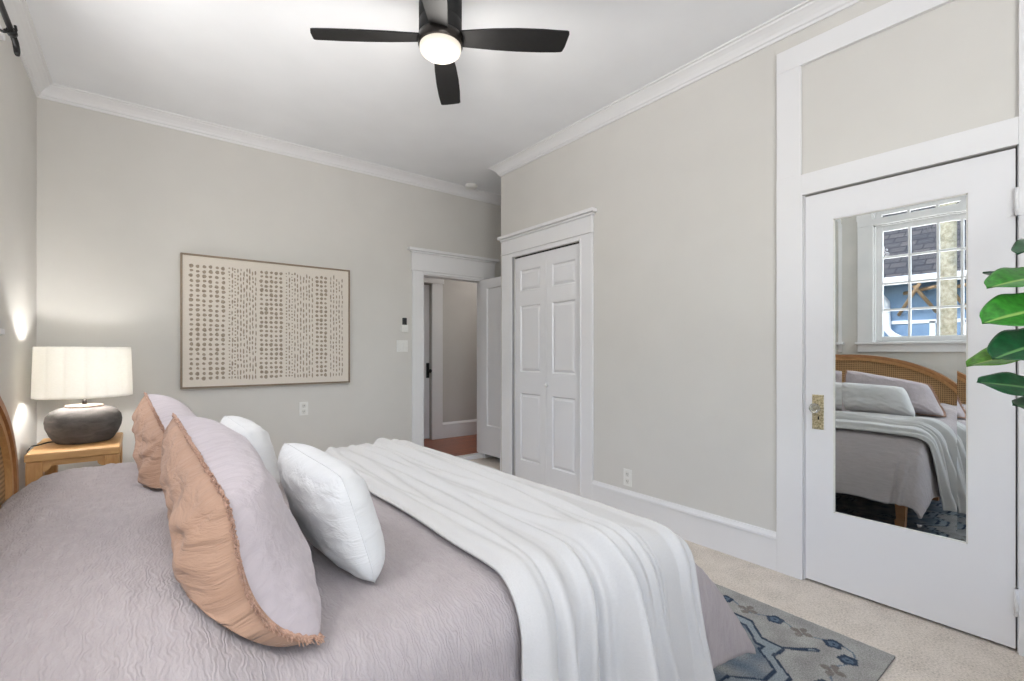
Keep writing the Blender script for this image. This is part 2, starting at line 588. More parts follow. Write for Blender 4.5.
# ---- crown moulding: one mitred sweep round the room
prof = [(0, -0.088), (0.010, -0.088), (0.013, -0.074), (0.022, -0.070), (0.028, -0.055), (0.044, -0.036), (0.062, -0.022),
        (0.070, -0.018), (0.074, -0.010), (0.088, -0.008), (0.090, 0.0)]
corners = [((XL, YR), (1, 1)), ((W, YR), (-1, 1)), ((W, YC), (-1, 1)), ((XN, YC), (-1, 1)), ((XN, D), (-1, -1)), ((XL, D), (1, -1))]
mb = MB()
rings = []
for (c, n) in corners:
    rings.append([mb.bm.verts.new((c[0] + n[0] * p, c[1] + n[1] * p, ZC + z)) for p, z in prof])
for i in range(len(rings)):
    a, b = rings[i], rings[(i + 1) % len(rings)]
    for k in range(len(prof) - 1):
        mb.bm.faces.new((a[k], b[k], b[k + 1], a[k + 1]))
struct(mb.build('trim_1', 'trim'), 'white crown moulding round the ceiling', 'crown moulding')

# ---- baseboards
BP = [(0, 0), (0.018, 0), (0.018, 0.172), (0.026, 0.176), (0.024, 0.190), (0.012, 0.204), (0.008, 0.212), (0, 0.212)]


def baseboard(mb, p, q, n, z=0.0):
    p, q, n = Vector((*p, 0)), Vector((*q, 0)), Vector((*n, 0))
    mb.prism([p + n * d + Vector((0, 0, h + z)) for d, h in BP], q - p)


mb = MB()
baseboard(mb, (W, 1.186), (W, 2.555), (-1, 0)); baseboard(mb, (W, YR), (W, 0.14), (-1, 0))
baseboard(mb, (W - 0.0, YC), (XN, YC), (0, 1)); baseboard(mb, (XN, YC), (XN, D), (-1, 0))
struct(mb.build('baseboard_right', 'trim'), 'tall white baseboard along the right wall', 'baseboard')
mb = MB(); baseboard(mb, (XL, D), (2.212, D), (0, -1)); baseboard(mb, (3.17, D), (XN, D), (0, -1))
struct(mb.build('baseboard_back', 'trim'), 'tall white baseboard below the dot print', 'baseboard')
mb = MB(); baseboard(mb, (XL, YR), (XL, D), (1, 0))
struct(mb.build('baseboard_left', 'trim'), 'tall white baseboard behind the bed', 'baseboard')
mb = MB(); baseboard(mb, (XL, YR), (W, YR), (0, 1))
struct(mb.build('baseboard_rear', 'trim'), 'tall white baseboard behind the viewer', 'baseboard')
mb = MB(); baseboard(mb, (3.215, HY), (5.1, HY), (0, -1), HZ)
struct(mb.build('baseboard_hall', 'trim'), 'white baseboard in the hall beyond the doorway', 'baseboard')

# ---- casings
# mirrored door: flat casing and framed transom panel above it
mb = MB(); P = 0.022
mb.box(W - P, W, 1.056, 1.186, 0, 2.160, 0.002)
mb.box(W - P, W, 0.130, 0.262, 0, 2.160, 0.002)
mb.box(W - P - 0.001, W, 0.262, 1.0565, 2.050, 2.160, 0.002)
mb.box(W - P + .002, W, 1.064, 1.186, 2.160, 2.747, 0.002)
mb.box(W - P + .002, W, 0.130, 0.262, 2.160, 2.747, 0.002)
mb.box(W - P + .001, W, 0.130, 1.186, 2.747, 2.863, 0.002)
mb.box(W, W + 0.09, 1.0505, 1.056, 0, 2.05); mb.box(W, W + 0.09, 0.262, 0.2675, 0, 2.05)
struct(mb.build('trim_2', 'trim'), 'flat white casing and transom frame round the mirrored door', 'door casing')
# closet casing with frieze and cap
mb = MB()
mb.box(W - 0.02, W, 2.555, 2.690, 0, 2.150, 0.003)
mb.box(W - 0.02, W, 3.566, 3.735, 0, 2.150, 0.003)
mb.box(W - 0.0205, W, 2.690, 3.566, 2.112, 2.150, 0.003)
mb.box(W - 0.030, W, 2.548, 3.742, 2.150, 2.166, 0.005)
mb.box(W - 0.022, W, 2.555, 3.735, 2.166, 2.285, 0.002)
mb.box(W - 0.036, W, 2.540, 3.748, 2.285, 2.305, 0.006)
mb.box(W - 0.055, W, 2.518, 3.768, 2.305, 2.335, 0.006)
mb.box(W - 0.026, W, 2.690 - 0.018, 2.690, 0, 2.12, 0.004)
mb.box(W - 0.026, W, 3.566, 3.566 + 0.018, 0, 2.12, 0.004)
struct(mb.build('trim_3', 'trim'), 'white closet casing with frieze and cap moulding', 'door casing')
# doorway casing
mb = MB()
mb.box(2.212, 2.340, D - 0.02, D, 0, 2.06, 0.003)
mb.box(3.115, 3.170, D - 0.02, D, 0, 2.06, 0.003)
mb.box(2.340, 3.115, D - 0.0205, D, 2.036, 2.06, 0.003)
mb.box(2.200, 3.262, D - 0.028, D, 2.06, 2.076, 0.005)
mb.box(2.207, 3.255, D - 0.022, D, 2.076, 2.243, 0.002)
mb.box(2.190, 3.272, D - 0.036, D, 2.243, 2.262, 0.006)
mb.box(2.162, 3.300, D - 0.055, D, 2.262, 2.294, 0.006)
mb.box(2.340, 2.352, D, D + TH, 0.0, 2.036); mb.box(3.105, 3.115, D, D + TH, 0.0, 2.036)
mb.box(2.352, 3.105, D, D + TH, 2.024, 2.036)
mb.box(2.352, 3.105, D - 0.0, D + 0.10, 0.0, HZ - 0.004, 0.004)
struct(mb.build('trim_4', 'trim'), 'white doorway casing with frieze and cap at the hall', 'door casing')
# hall casing
mb = MB()
mb.box(3.055, 3.215, HY - 0.022, HY, HZ, 2.13, 0.003); mb.box(2.08, 2.22, HY - 0.022, HY, HZ, 2.13, 0.003)
mb.box(2.05, 3.235, HY - 0.026, HY, 2.13, 2.25, 0.003); mb.box(2.03, 3.26, HY - 0.05, HY, 2.25, 2.29, 0.006)
struct(mb.build('trim_5', 'trim'), 'white casing of the hall door seen through the doorway', 'door casing')

light('hall_fill', 'POINT', (4.3, 5.1, 2.7), 9, (1, .97, .94), radius=.12)  # unseen lamp added to brighten the dim hall

# ---- doors


def leaf_door(mb, a0, a1, z0, z1, panels, thick, raised=True, mp=None):
    """panelled leaf in local a (along), d (out of the face), z; face at d=0, slab behind it"""
    def put(p0, p1):
        q = [mp(a, d, z) for a in (p0[0], p1[0]) for d in (p0[1], p1[1]) for z in (p0[2], p1[2])]
        lo = [min(c[i] for c in q) for i in range(3)]; hi = [max(c[i] for c in q) for i in range(3)]
        mb.box(lo[0], hi[0], lo[1], hi[1], lo[2], hi[2])
    cells(mb, a0, a1, z0, z1, panels, lambda a, b, c, d: put((a, 0, c), (b, -thick, d)))
    for (p0, p1, q0, q1) in panels:
        put((p0, -0.014, q0), (p1, -thick + 0.014, q1))
        # sticking: sloped border, then the raised field
        def ring(i0, d0, i1, d1):
            A = [(p0 + i0, q0 + i0), (p1 - i0, q0 + i0), (p1 - i0, q1 - i0), (p0 + i0, q1 - i0)]
            B = [(p0 + i1, q0 + i1), (p1 - i1, q0 + i1), (p1 - i1, q1 - i1), (p0 + i1, q1 - i1)]
            for k in range(4):
                k2 = (k + 1) % 4
                mb.poly([mp(A[k][0], d0, A[k][1]), mp(A[k2][0], d0, A[k2][1]), mp(B[k2][0], d1, B[k2][1]), mp(B[k][0], d1, B[k][1])])
            return B
        ring(0, 0.0, 0.010, -0.013)
        if raised:
            ring(0.014, -0.0138, 0.034, -0.004)
            B = [(p0 + .034, q0 + .034), (p1 - .034, q0 + .034), (p1 - .034, q1 - .034), (p0 + .034, q1 - .034)]
            mb.poly([mp(a, -0.004, z) for a, z in B])


# 1 the mirrored door
d1 = MB()
X0 = W - 0.006
MIR = (0.413, 0.917, 0.392, 1.897)
cells(d1, 0.272, 1.046, 0.014, 2.040, [MIR], lambda a, b, c, d: d1.box(X0, X0 + 0.04, a, b, c, d))
d1.box(X0 + 0.03, X0 + 0.04, MIR[0], MIR[1], MIR[2], MIR[3])
o = d1.build('door_1', 'door', weld=True)
struct(o, 'white door with tall bevelled mirror pane and glass knob', 'door')
mm = MB()
bw, xm = 0.032, X0 + 0.010
y0, y1, z0, z1 = MIR[0] + .004, MIR[1] - .004, MIR[2] + .004, MIR[3] - .004
inn = [(xm, y0 + bw, z0 + bw), (xm, y1 - bw, z0 + bw), (xm, y1 - bw, z1 - bw), (xm, y0 + bw, z1 - bw)]
outr = [(xm - .0008, y0, z0), (xm - .0008, y1, z0), (xm - .0008, y1, z1), (xm - .0008, y0, z1)]
mm.poly(inn)
for k in range(4):
    mm.poly([outr[k], outr[(k + 1) % 4], inn[(k + 1) % 4], inn[k]])
b_ = [(xm + .012, *p[1:]) for p in outr]
mm.poly(b_)
for k in range(4):
    mm.poly([outr[k], outr[(k + 1) % 4], b_[(k + 1) % 4], b_[k]])
mp_ = mm.build('mirror_pane', 'mirror', o, weld=True)
mp_['label'] = 'tall bevelled mirror set in the white door'
mm = MB()
for (a, b, c, d) in ((MIR[0], MIR[1], MIR[2] - .0, MIR[2] + .006), (MIR[0], MIR[1], MIR[3] - .006, MIR[3]), (MIR[0], MIR[0] + .006, MIR[2], MIR[3]), (MIR[1] - .006, MIR[1], MIR[2], MIR[3])):
    mm.box(X0 + 0.004, X0 + 0.028, a, b, c, d)
mm.build('mirror_bead', 'plastic_dim', o)
mm = MB(); mm.box(X0 - 0.004, X0 + .001, 0.958, 1.012, 0.812, 0.992, 0.0015)
for zz in (0.975, 0.955, 0.848, 0.828):
    mm.box(X0 - 0.006, X0, 0.968, 1.002, zz - .006, zz + .004, 0.001)
lp = mm.build('lock_plate', 'brass', o); lp['label'] = 'ornate aged brass lock plate'
mm = MB(); mm.box(X0 - 0.0055, X0 - .003, 0.979, 0.985, 0.862, 0.880, 0.001); mm.build('keyhole', 'dark', lp)
mm = MB(); mm.lathe([(.010, 0), (.010, .014), (.008, .03)], seg=20)
mm.xform(Matrix.Translation((X0 - .003, .985, .925)) @ Matrix.Rotation(-PI / 2, 4, 'Y')); mm.build('knob_shank', 'brass', lp)
mm = MB(); mm.lathe([(.010, .026), (.020, .030), (.026, .040), (.026, .050), (.020, .060), (.008, .064)], seg=10)
mm.xform(Matrix.Translation((X0 - .003, .985, .925)) @ Matrix.Rotation(-PI / 2, 4, 'Y'))
kn = mm.build('door_knob', 'crystal', o); kn['label'] = 'faceted clear glass knob'
for f_ in kn.data.polygons:
    f_.use_smooth = False
for zz in (0.154, 1.764):
    mm = MB(); mm.tube([(W - 0.024, 0.267, zz), (W - .024, .267, zz + .112)], .007, 12)
    mm.box(W - .0235, W - .0065, .2675, .272, zz, zz + .112)
    mm.box(W - .0258, W - .0215, .235, .266, zz, zz + .112)
    mm.box(W - .008, W - .0055, .268, .296, zz, zz + .112)
    for q in (0.0, .028, .056, .084):
        mm.tube([(W - 0.024, 0.267, zz + q + .0265), (W - .024, .267, zz + q + .028)], .0076, 12)
    mm.build('hinge', 'trim', o)

# 2 the closet bifold
rows = [(0.205, 0.833), (1.030, 1.648), (1.784, 1.980)]
root = empty('door_2', (W + .01, 3.135, 0))
struct(root, 'white six-panel bifold closet door with small knob', 'door')
mpR = lambda a, d, z: (W + 0.012 - d, a, z)
for (a0, a1) in ((2.696, 3.126), (3.130, 3.561)):
    mm = MB()
    leaf_door(mm, a0, a1, 0.016, 2.100, [(a0 + .075, a1 - .075, r0, r1) for r0, r1 in rows], 0.034, True, lambda a, d, z: (W + 0.014 - d, a, z))
    mm.build('door_leaf', 'door', root, weld=False)
mm = MB(); mm.lathe([(.007, 0), (.007, .014), (.014, .018), (.017, .026), (.014, .034), (.004, .037)], seg=20)
mm.xform(Matrix.Translation((W + .014, 3.105, .925)) @ Matrix.Rotation(-PI / 2, 4, 'Y')); mm.build('door_knob', 'plastic', root)
mm = MB(); mm.box(W + .012, W + .05, 2.690, 3.566, 2.1035, 2.112); mm.build('track', 'dark', root)

# 3 the bedroom door, swung open into the nook
root = MB()
leaf_door(root, 3.875, 4.522, 0.070, 2.030, [(3.875 + .13, 4.522 - .13, 0.39, 1.93)], 0.036, False, lambda a, d, z: (3.058 - d, a, z))
o = root.build('door_3', 'door'); struct(o, 'white one-panel door swung open beside the hall doorway', 'door')
mm = MB()
mm.lathe([(.022, 0), (.022, .004), (.009, .006), (.009, .03), (.022, .036), (.026, .05), (.018, .062), (.004, .064)], seg=20)
mm.xform(Matrix.Translation((3.058, 3.94, .98)) @ Matrix.Rotation(-PI / 2, 4, 'Y')); mm.build('door_knob', 'brass', o)

# 4 the hall door
root = MB()
leaf_door(root, 2.228, 3.048, HZ + .012, 2.112, [(2.228 + .12, 3.048 - .12, .35, .95), (2.228 + .12, 3.048 - .12, 1.15, 2.0)], 0.036, False, lambda a, d, z: (a, HY + .045 - d, z))
o = root.build('door_4', 'door'); struct(o, 'white hall door half hidden by the doorway casing', 'door')
mm = MB(); mm.box(3.000, 3.044, HY + .038, HY + .046, .87, 1.07, .002); lp = mm.build('lock_plate', 'blackmetal', o)
mm = MB(); mm.lathe([(.009, 0), (.009, .03), (.024, .036), (.027, .048), (.02, .058), (.004, .06)], seg=20)
mm.xform(Matrix.Translation((3.034, HY + .04, .965)) @ Matrix.Rotation(PI / 2, 4, 'X')); mm.build('door_knob', 'blackmetal', o)

# ---- windows


def window(name, axis, w, a0, a1, z0, z1, cols, rows_, label, casing=0.14, inward=1):
    """axis 'x': wall plane x=w, a runs along y.  inward: sign of the room side"""
    def P_(mb, a_, b_, d0, d1, c_, e_, bev=0.003):
        lo, hi = sorted((w + inward * d0, w + inward * d1))
        if axis == 'x':
            mb.box(lo, hi, a_, b_, c_, e_, bev)
        else:
            mb.box(a_, b_, lo, hi, c_, e_, bev)
    mb = MB()
    P_(mb, a0 - casing, a0, 0, .022, z0, z1); P_(mb, a1, a1 + casing, 0, .022, z0, z1)
    P_(mb, a0 - casing, a1 + casing, 0, .024, z1, z1 + .13); P_(mb, a0 - casing - .03, a1 + casing + .03, 0, .05, z1 + .13, z1 + .16, .006)
    P_(mb, a0 - casing - .02, a1 + casing + .02, -TH + .02, .05, z0 - .028, z0, .006)
    P_(mb, a0 - casing, a1 + casing, 0, .02, z0 - .11, z0 - .028)
    for q in ((a0, a0 + .014, z0, z1), (a1 - .014, a1, z0, z1), (a0, a1, z1 - .014, z1)):
        P_(mb, q[0], q[1], -TH, 0, q[2], q[3], 0)
    root_ = mb.build(name, 'trim')
    struct(root_, label, 'window')
    s0, s1, t0, t1 = a0 + .014, a1 - .014, z0, z1 - .014
    fw = .055
    mb = MB()
    for q in ((s0, s0 + fw, t0, t1), (s1 - fw, s1, t0, t1), (s0 + fw, s1 - fw, t0, t0 + fw), (s0 + fw, s1 - fw, t1 - fw, t1)):
        P_(mb, q[0], q[1], -.075, -.035, q[2], q[3])
    g0, g1, h0, h1 = s0 + fw, s1 - fw, t0 + fw, t1 - fw
    for i in range(1, cols):
        x = g0 + (g1 - g0) * i / cols
        P_(mb, x - .011, x + .011, -.072, -.038, h0, h1)
    for j in range(1, rows_):
        z = h0 + (h1 - h0) * j / rows_
        P_(mb, g0, g1, -.071, -.039, z - .011, z + .011)
    sash = mb.build('sash', 'trim', root_)
    mb = MB(); P_(mb, g0, g1, -.057, -.053, h0, h1, 0)
    mb.build('pane', 'glass', sash)
    return root_


window('window_1', 'x', XL, WIN[0], WIN[1], WIN[2], WIN[3], 4, 4, 'white divided-pane window over the near half of the headboard, seen in the mirror')
window('window_4', 'x', XL, WIN4[0], WIN4[1], WIN4[2], WIN4[3], 4, 4, 'white divided-pane window over the far half of the headboard')
window('window_2', 'x', XL, WIN2[0], WIN2[1], WIN2[2], WIN2[3], 3, 4, 'white divided-pane window beside the viewer')
window('window_3', 'y', YR, RW[0], RW[1], RW[2], RW[3], 5, 4, 'wide white divided-pane window behind the viewer')

# ------------------------------------------------------------------ bed
X1, Y0, Y1 = 1.15, 0.965, 2.640
R = 0.125


def curve(tab):
    s = [0.0]
    for i in range(1, len(tab)):
        s.append(s[-1] + math.hypot(tab[i][0] - tab[i - 1][0], tab[i][1] - tab[i - 1][1]))
    def f(l):
        if l >= s[-1]:
            k = (l - s[-1]) / (s[-1] - s[-2])
            return (tab[-1][0] + k * (tab[-1][0] - tab[-2][0]), tab[-1][1] + k * (tab[-1][1] - tab[-2][1]))
        i = 0
        while s[i + 1] < l:
            i += 1
        t = (l - s[i]) / (s[i + 1] - s[i])
        return (tab[i][0] + t * (tab[i + 1][0] - tab[i][0]), tab[i][1] + t * (tab[i + 1][1] - tab[i][1]))
    return f


def cr(tab, n=8):
    """dense catmull-rom through tab"""
    out_ = []
    T = [tab[0]] + list(tab) + [tab[-1]]
    for i in range(1, len(T) - 2):
        for k in range(n):
            t = k / n
            out_.append(tuple(0.5 * (2 * T[i][c] + (T[i + 1][c] - T[i - 1][c]) * t + (2 * T[i - 1][c] - 5 * T[i][c] + 4 * T[i + 1][c] - T[i + 2][c]) * t * t
                                     + (3 * T[i][c] - T[i - 1][c] - 3 * T[i + 1][c] + T[i + 2][c]) * t ** 3) for c in range(2)))
    out_.append(tab[-1])
    return out_


LS, LF = 0.51, 0.735
foot = curve(cr([(0, 0), (.10, .012), (.20, .055), (.30, .125), (.39, .205), (.47, .305), (.53, .395), (.58, .48)]))
side = curve([(R * math.sin(a * PI / 24), R * (1 - math.cos(a * PI / 24))) for a in range(11)] + [(.155, .30), (.175, .45), (.185, .60)])


def bedtop(x, y):
    z = 0.655 + 0.004 * noise.noise(Vector((x * 5, y * 5, 1)))
    k = smooth01(0.235, 0.05, x)
    e = min(1.0, max(0.0, (y - Y0 + R) / 0.35), max(0.0, (Y1 + R - y) / 0.30))
    e = math.sin(e * PI / 2)
    z += 0.105 * k * (0.35 + 0.65 * e)
    if x < -0.22:
        z -= 0.10 * ((-0.22 - x) / 0.18) ** 2
    return z


def bedmap(px, py):
    cx, cy = min(px, X1), min(max(py, Y0), Y1)
    ex, ey = px - cx, py - cy
    lam = ((abs(ex) / LF) ** 7 + (abs(ey) / LS) ** 7) ** (1 / 7)
    zt = bedtop(cx, cy)
    if lam < 1e-9:
        return Vector((cx, cy, zt))
    qx, qy = ex / (lam * LF), ey / (lam * LS)
    nl = math.hypot(qx, qy)
    nx, ny = qx / nl, qy / nl
    hf, df = foot(lam * LF)
    hs, ds = side(lam * LS)
    d = nx * nx * df + ny * ny * ds
    # soft hanging folds that grow towards the hem
    per = px * abs(ny) + py * abs(nx)
    fold = smooth01(0.35, 1.1, lam) * 0.014 * (math.sin(per * 19 + 1.3) + 0.6 * noise.noise(Vector((per * 7, lam * 1.2, 4))))
    return Vector((cx + qx * (hf + fold), cy + qy * (hs + fold), max(0.02, zt - d)))


def bednormal(px, py):
    e = 0.004
    a = bedmap(px + e, py) - bedmap(px - e, py)
    b = bedmap(px, py + e) - bedmap(px, py - e)
    n = a.cross(b)
    return n.normalized() if n.length > 1e-12 else Vector((0, 0, 1))


bed = empty('bed', (0.55, 1.81, 0))
tag(bed, 'wide bed with arched cane headboard under a pinkish grey duvet', 'bed')
AX0, AX1, AY0, AY1 = -0.385, X1 + LF, Y0 - LS, Y1 + LS
mb = MB()


def wrinkle(px, py):
    w_ = 0.0035 * noise.noise(Vector((px * 26, py * 7, 0))) + 0.0026 * noise.noise(Vector((px * 70, py * 24, 3)))
    return w_ * (1.0 + 0.8 * smooth01(.3, 0, px))


def duv(u, v):
    px, py = AX0 + u * (AX1 - AX0), AY0 + v * (AY1 - AY0)
    p = bedmap(px, py)
    n = bednormal(px, py)
    return p + n * wrinkle(px, py)


mb.grid(230, 230, duv, uvfn=lambda u, v: (AX0 + u * (AX1 - AX0), AY0 + v * (AY1 - AY0)))
dv = mb.build('duvet', 'duvet', bed)
sm = dv.modifiers.new('thick', 'SOLIDIFY'); sm.thickness = 0.016; sm.offset = -1
mb = MB(); mb.box(-.36, 1.38, 1.0, 2.62, .30, .565, .05, 0, 4)
mb.build('mattress', 'mattress', bed)
mb = MB()
mb.box(-.40, 1.46, .92, .955, .20, .30, .004); mb.box(-.40, 1.46, 2.665, 2.70, .20, .30, .004); mb.box(1.455, 1.49, .92, 2.70, .20, .30, .004)
mb.box(-.40, 1.46, .955, 2.665, .27, .30)
fr_ = mb.build('bed_frame', 'walnut', bed)
for (x, y) in ((1.455, .95), (1.455, 2.67), (0.5, .95), (0.5, 2.67)):
    mb = MB()
    a, b = .032, .022
    q0 = [(x - b, y - b, 0.011), (x + b, y - b, 0.011), (x + b, y + b, 0.011), (x - b, y + b, 0.011)]
    q1 = [(x - a, y - a, .20), (x + a, y - a, .20), (x + a, y + a, .20), (x - a, y + a, .20)]
    va = [mb.bm.verts.new(p) for p in q0]; vb = [mb.bm.verts.new(p) for p in q1]
    mb.bm.faces.new(va[::-1]); mb.bm.faces.new(vb)
    for k in range(4):
        mb.bm.faces.new((va[k], va[(k + 1) % 4], vb[(k + 1) % 4], vb[k]))
    mb.build('leg', 'walnut', bed)
# headboard
HCY, HHW, HSP, HRI = 1.822, 0.975, 0.66, 0.53
hb = empty('headboard', (0, 0, 0)); hb.parent = bed; hb.location = (-.43 - .55, HCY - 1.81, 0)


def arch(off):
    pts = []
    for k in range(49):
        a = PI * k / 48
        pts.append((HCY + (HHW - off) * math.cos(a), HSP + (HRI - off) * math.sin(a)))
    return pts


def ringmesh(mb, o0, o1, xa, xb, zb):
    A = [(HCY + HHW - o0, zb)] + arch(o0) + [(HCY - HHW + o0, zb)]
    B = [(HCY + HHW - o1, zb)] + arch(o1) + [(HCY - HHW + o1, zb)]
    va = [[mb.bm.verts.new((x, p[0], p[1])) for p in P_] for P_ in (A, B) for x in (xa, xb)]
    n = len(A)
    for i in range(n - 1):
        for (s, t) in ((0, 1), (1, 3), (3, 2), (2, 0)):
            mb.bm.faces.new((va[s][i], va[s][i + 1], va[t][i + 1], va[t][i]))
    for i in (0, n - 1):
        mb.bm.faces.new((va[0][i], va[1][i], va[3][i], va[2][i]))


def hbuild(mb, name, mat):
    me_o = mb.build(name, mat, None)
    me_o.parent = hb
    me_o.data.transform(Matrix.Translation(-Vector((-.43, HCY, 0))))
    return me_o


mb = MB(); ringmesh(mb, 0, .032, -.465, -.395, 0.0)
hbuild(mb, 'arch_frame', 'walnut')
mb = MB(); ringmesh(mb, .032, .062, -.455, -.405, .28)
hbuild(mb, 'inner_frame', 'oakleg')
mb = MB()
pts = [(-.425, HCY + HHW - .062, .34)] + [(-.425, p[0], p[1]) for p in arch(.062)] + [(-.425, HCY - HHW + .062, .34)]
mb.prism(pts, (-.012, 0, 0))
hbuild(mb, 'cane_panel', 'cane')
mb = MB(); mb.box(-.455, -.405, HCY - HHW + .032, HCY + HHW - .032, .26, .34, .004)
hbuild(mb, 'rail', 'walnut')

# white throw
BX0, BX1 = 0.70, 1.15 + 0.19
BY0, BY1 = Y0 - 0.59, Y1 + 0.58
folds = [(random.uniform(0, 1), random.uniform(.018, .050), random.uniform(.35, 1.0), random.uniform(0, 9)) for _ in range(17)]


def thr(u, v):
    py = BY0 + v * (BY1 - BY0)
    wob0 = 0.012 * noise.noise(Vector((py * 2.2, 3, 0))); wob1 = 0.02 * noise.noise(Vector((py * 1.7, 9, 0)))
    near = smooth01(1.1, .55, py)
    px = (BX0 + wob0 - 0.055 * near) * (1 - u) + (BX1 + wob1 + 0.012 * near) * u
    p = bedmap(px, py); n = bednormal(px, py)
    h = 0.0
    for (c, wdt, amp, s) in folds:
        cc = c + 0.09 * noise.noise(Vector((py * 0.9, s, 2))) + 0.05 * (py - 1.8) * math.sin(s)
        d_ = (u - cc) / wdt
        h += amp * math.exp(-d_ * d_)
    h += 0.5 * noise.noise(Vector((px * 9, py * 1.6, 5)))
    amp = 0.019 + 0.020 * near
    edge = smooth01(0, .05, u) * smooth01(1, .95, u)
    # two deep valleys where the throw breaks over the side
    val = 0.0
    for (c, s) in ((.36, .012), (.69, .011), (.74, .009), (.14, .02)):
        val += math.exp(-((u - c - 0.05 * (py - .8)) / s) ** 2) * smooth01(1.25, .75, py)
    return p + n * max(0.0165, 0.022 + 0.045 * smooth01(Y1 + .12, Y1 + .3, py) + 0.008 * near + amp * max(0, h) * edge - 0.036 * val * edge)


mb = MB()
mb.grid(150, 210, thr, uvfn=lambda u, v: (u * .7, v * 2.7))
o = mb.build('throw_blanket', 'throw', origin=(1.05, 1.8, .66))
tag(o, 'white knit throw laid across the foot of the bed', 'blanket')
sm = o.modifiers.new('thick', 'SOLIDIFY'); sm.thickness = 0.008; sm.offset = 0.0

# ---- pillows


def pillow_mesh(corners, bulge, bow, seed, wr, p=3.4, q=0.52, rc=0.06, curl=0.0):
    """returns fn(u,v) for one side: corners A near-bottom, B near-top, C far-top, D far-bottom"""
    A, B, C_, D_ = [Vector(c) for c in corners]
    ctr = (A + B + C_ + D_) / 4
    ax = ((D_ + C_) - (A + B)).normalized()
    up = ((B + C_) - (A + D_)).normalized()
    nr = up.cross(ax).normalized()
    if nr.x < 0:
        nr = -nr

    def fn(u, v):
        a, b = 2 * u - 1, 2 * v - 1
        P_ = A * (1 - u) * (1 - v) + D_ * u * (1 - v) + B * (1 - u) * v + C_ * u * v
        u2 = .5 + .5 * a * (1 - rc * b ** 4)
        v2 = .5 + .5 * b * (1 - rc * a ** 4)
        P_ = A * (1 - u2) * (1 - v2) + D_ * u2 * (1 - v2) + B * (1 - u2) * v2 + C_ * u2 * v2
        # edges bow towards the middle
        k = bow
        P_ = P_ + ax * (-a) * k * (1 - b * b) * abs(a) + up * (-b) * k * (1 - a * a) * abs(b)
        P_ = P_ - nr * curl * ((1 - a) / 2) ** 2 * max(0, (1 - b * b) * (1 - .6 * b))
        full = 1 + (1.1 * ((1 - a) / 2) * ((1 - b) / 2) if bulge < -.08 else 0)
        t = max(0.0, (1 - abs(a) ** p) * (1 - abs(b) ** p)) ** q
        ed = min(1 - abs(a), 1 - abs(b))
        rad = noise.noise(Vector((a * 2.1 + seed, b * 2.1, seed))) + 0.7 * noise.noise(Vector((a * 5 + seed, b * 5, seed * 2)))
        crease = 0
        for (sa, sb) in ((-1, -1), (-1, 1), (1, -1), (1, 1)):
            dx, dy = a - sa, b - sb
            r_ = math.hypot(dx, dy)
            an = math.atan2(dy, dx)
            crease += math.exp(-r_ * 2.2) * math.sin(an * 11 + seed * 3 + 2 * noise.noise(Vector((r_ * 3, seed, sa))))
        P_ = P_ + nr * (bulge * full * t + wr * (rad * 1.0 + crease * 1.1) * min(1, ed * 4) * (1 if bulge > 0 else -1))
        # it rests on the duvet
        zb = bedmap(P_.x, P_.y).z + 0.014 if P_.x > -0.3 else 0
        if P_.z < zb:
            P_.z = zb
        return P_
    return fn, A, nr, ax, up


def edge_loop(fn, n=60):
    L = [fn(0, k / n) for k in range(n)] + [fn(k / n, 1) for k in range(n)] + [fn(1, 1 - k / n) for k in range(n)] + [fn(1 - k / n, 0) for k in range(n)]
    return L


def sham(corners, loc, label, seed):
    root_ = empty('pillow', loc)
    tag(root_, label, 'pillow', 'fringed shams against the headboard')
    f, *_ = pillow_mesh(corners, .118, .012, seed, .006, curl=.052)
    g, *_ = pillow_mesh(corners, -.088, .012, seed + 3, .018, 4.2, curl=.046)
    mb = MB(); mb.grid(64, 56, f, uvfn=lambda u, v: (u * .66, v * .45))
    o_ = mb.build('front_cover', 'lavender', root_); o_['label'] = 'pale lavender gauze front'
    mb = MB(); mb.grid(64, 56, g, uvfn=lambda u, v: (u * .66, v * .45))
    o_ = mb.build('back_cover', 'tan', root_); o_['label'] = 'tan linen back'
    # frayed fringe along the seam
    L = edge_loop(f, 70)
    cen = sum(L, Vector()) / len(L)
    mb = MB()
    rnd = random.Random(seed)
    n = len(L)
    pts_ = []
    for k in range(n):
        q_ = L[k] + Vector((rnd.uniform(-.002, .002), rnd.uniform(-.002, .002), rnd.uniform(-.002, .002)))
        q_.z = max(q_.z, bedmap(q_.x, q_.y).z + .018)
        pts_.append(q_)
    pts_.append(pts_[0])
    mb.tube(pts_, [rnd.uniform(.003, .0055) for _ in pts_], 6)
    for k in range(n):
        for _ in range(5):
            t = rnd.random()
            b0 = L[k].lerp(L[(k + 1) % n], t)
            o_dir = (b0 - cen).normalized()
            e = b0 + o_dir * rnd.uniform(.006, .017) + Vector((rnd.uniform(-.005, .005), rnd.uniform(-.005, .005), rnd.uniform(-.005, .003)))
            zb = bedmap(e.x, e.y).z + .016
            e.z = max(e.z, zb)
            mid = b0.lerp(e, .5) + Vector((rnd.uniform(-.002, .002), 0, rnd.uniform(-.002, .002)))
            mb.tube([b0, mid, e], [.0018, .0016, .0009], 4)
    o_ = mb.build('fringe', 'fringe', root_); o_['label'] = 'frayed tan fringe'
    return root_


cA = [(.276, .912, .665), (.128, 1.055, .932), (.070, 1.71, 1.045), (.235, 1.68, .690)]
sham(cA, (.2, 1.35, .68), 'big fringed pillow with tan back, nearest one on the bed', 4.0)
cB = [(x - .060, y + .93, z + .002) for x, y, z in cA]
sham(cB, (.12, 2.28, .69), 'big fringed pillow behind the nearest one, on the lamp side', 8.5)


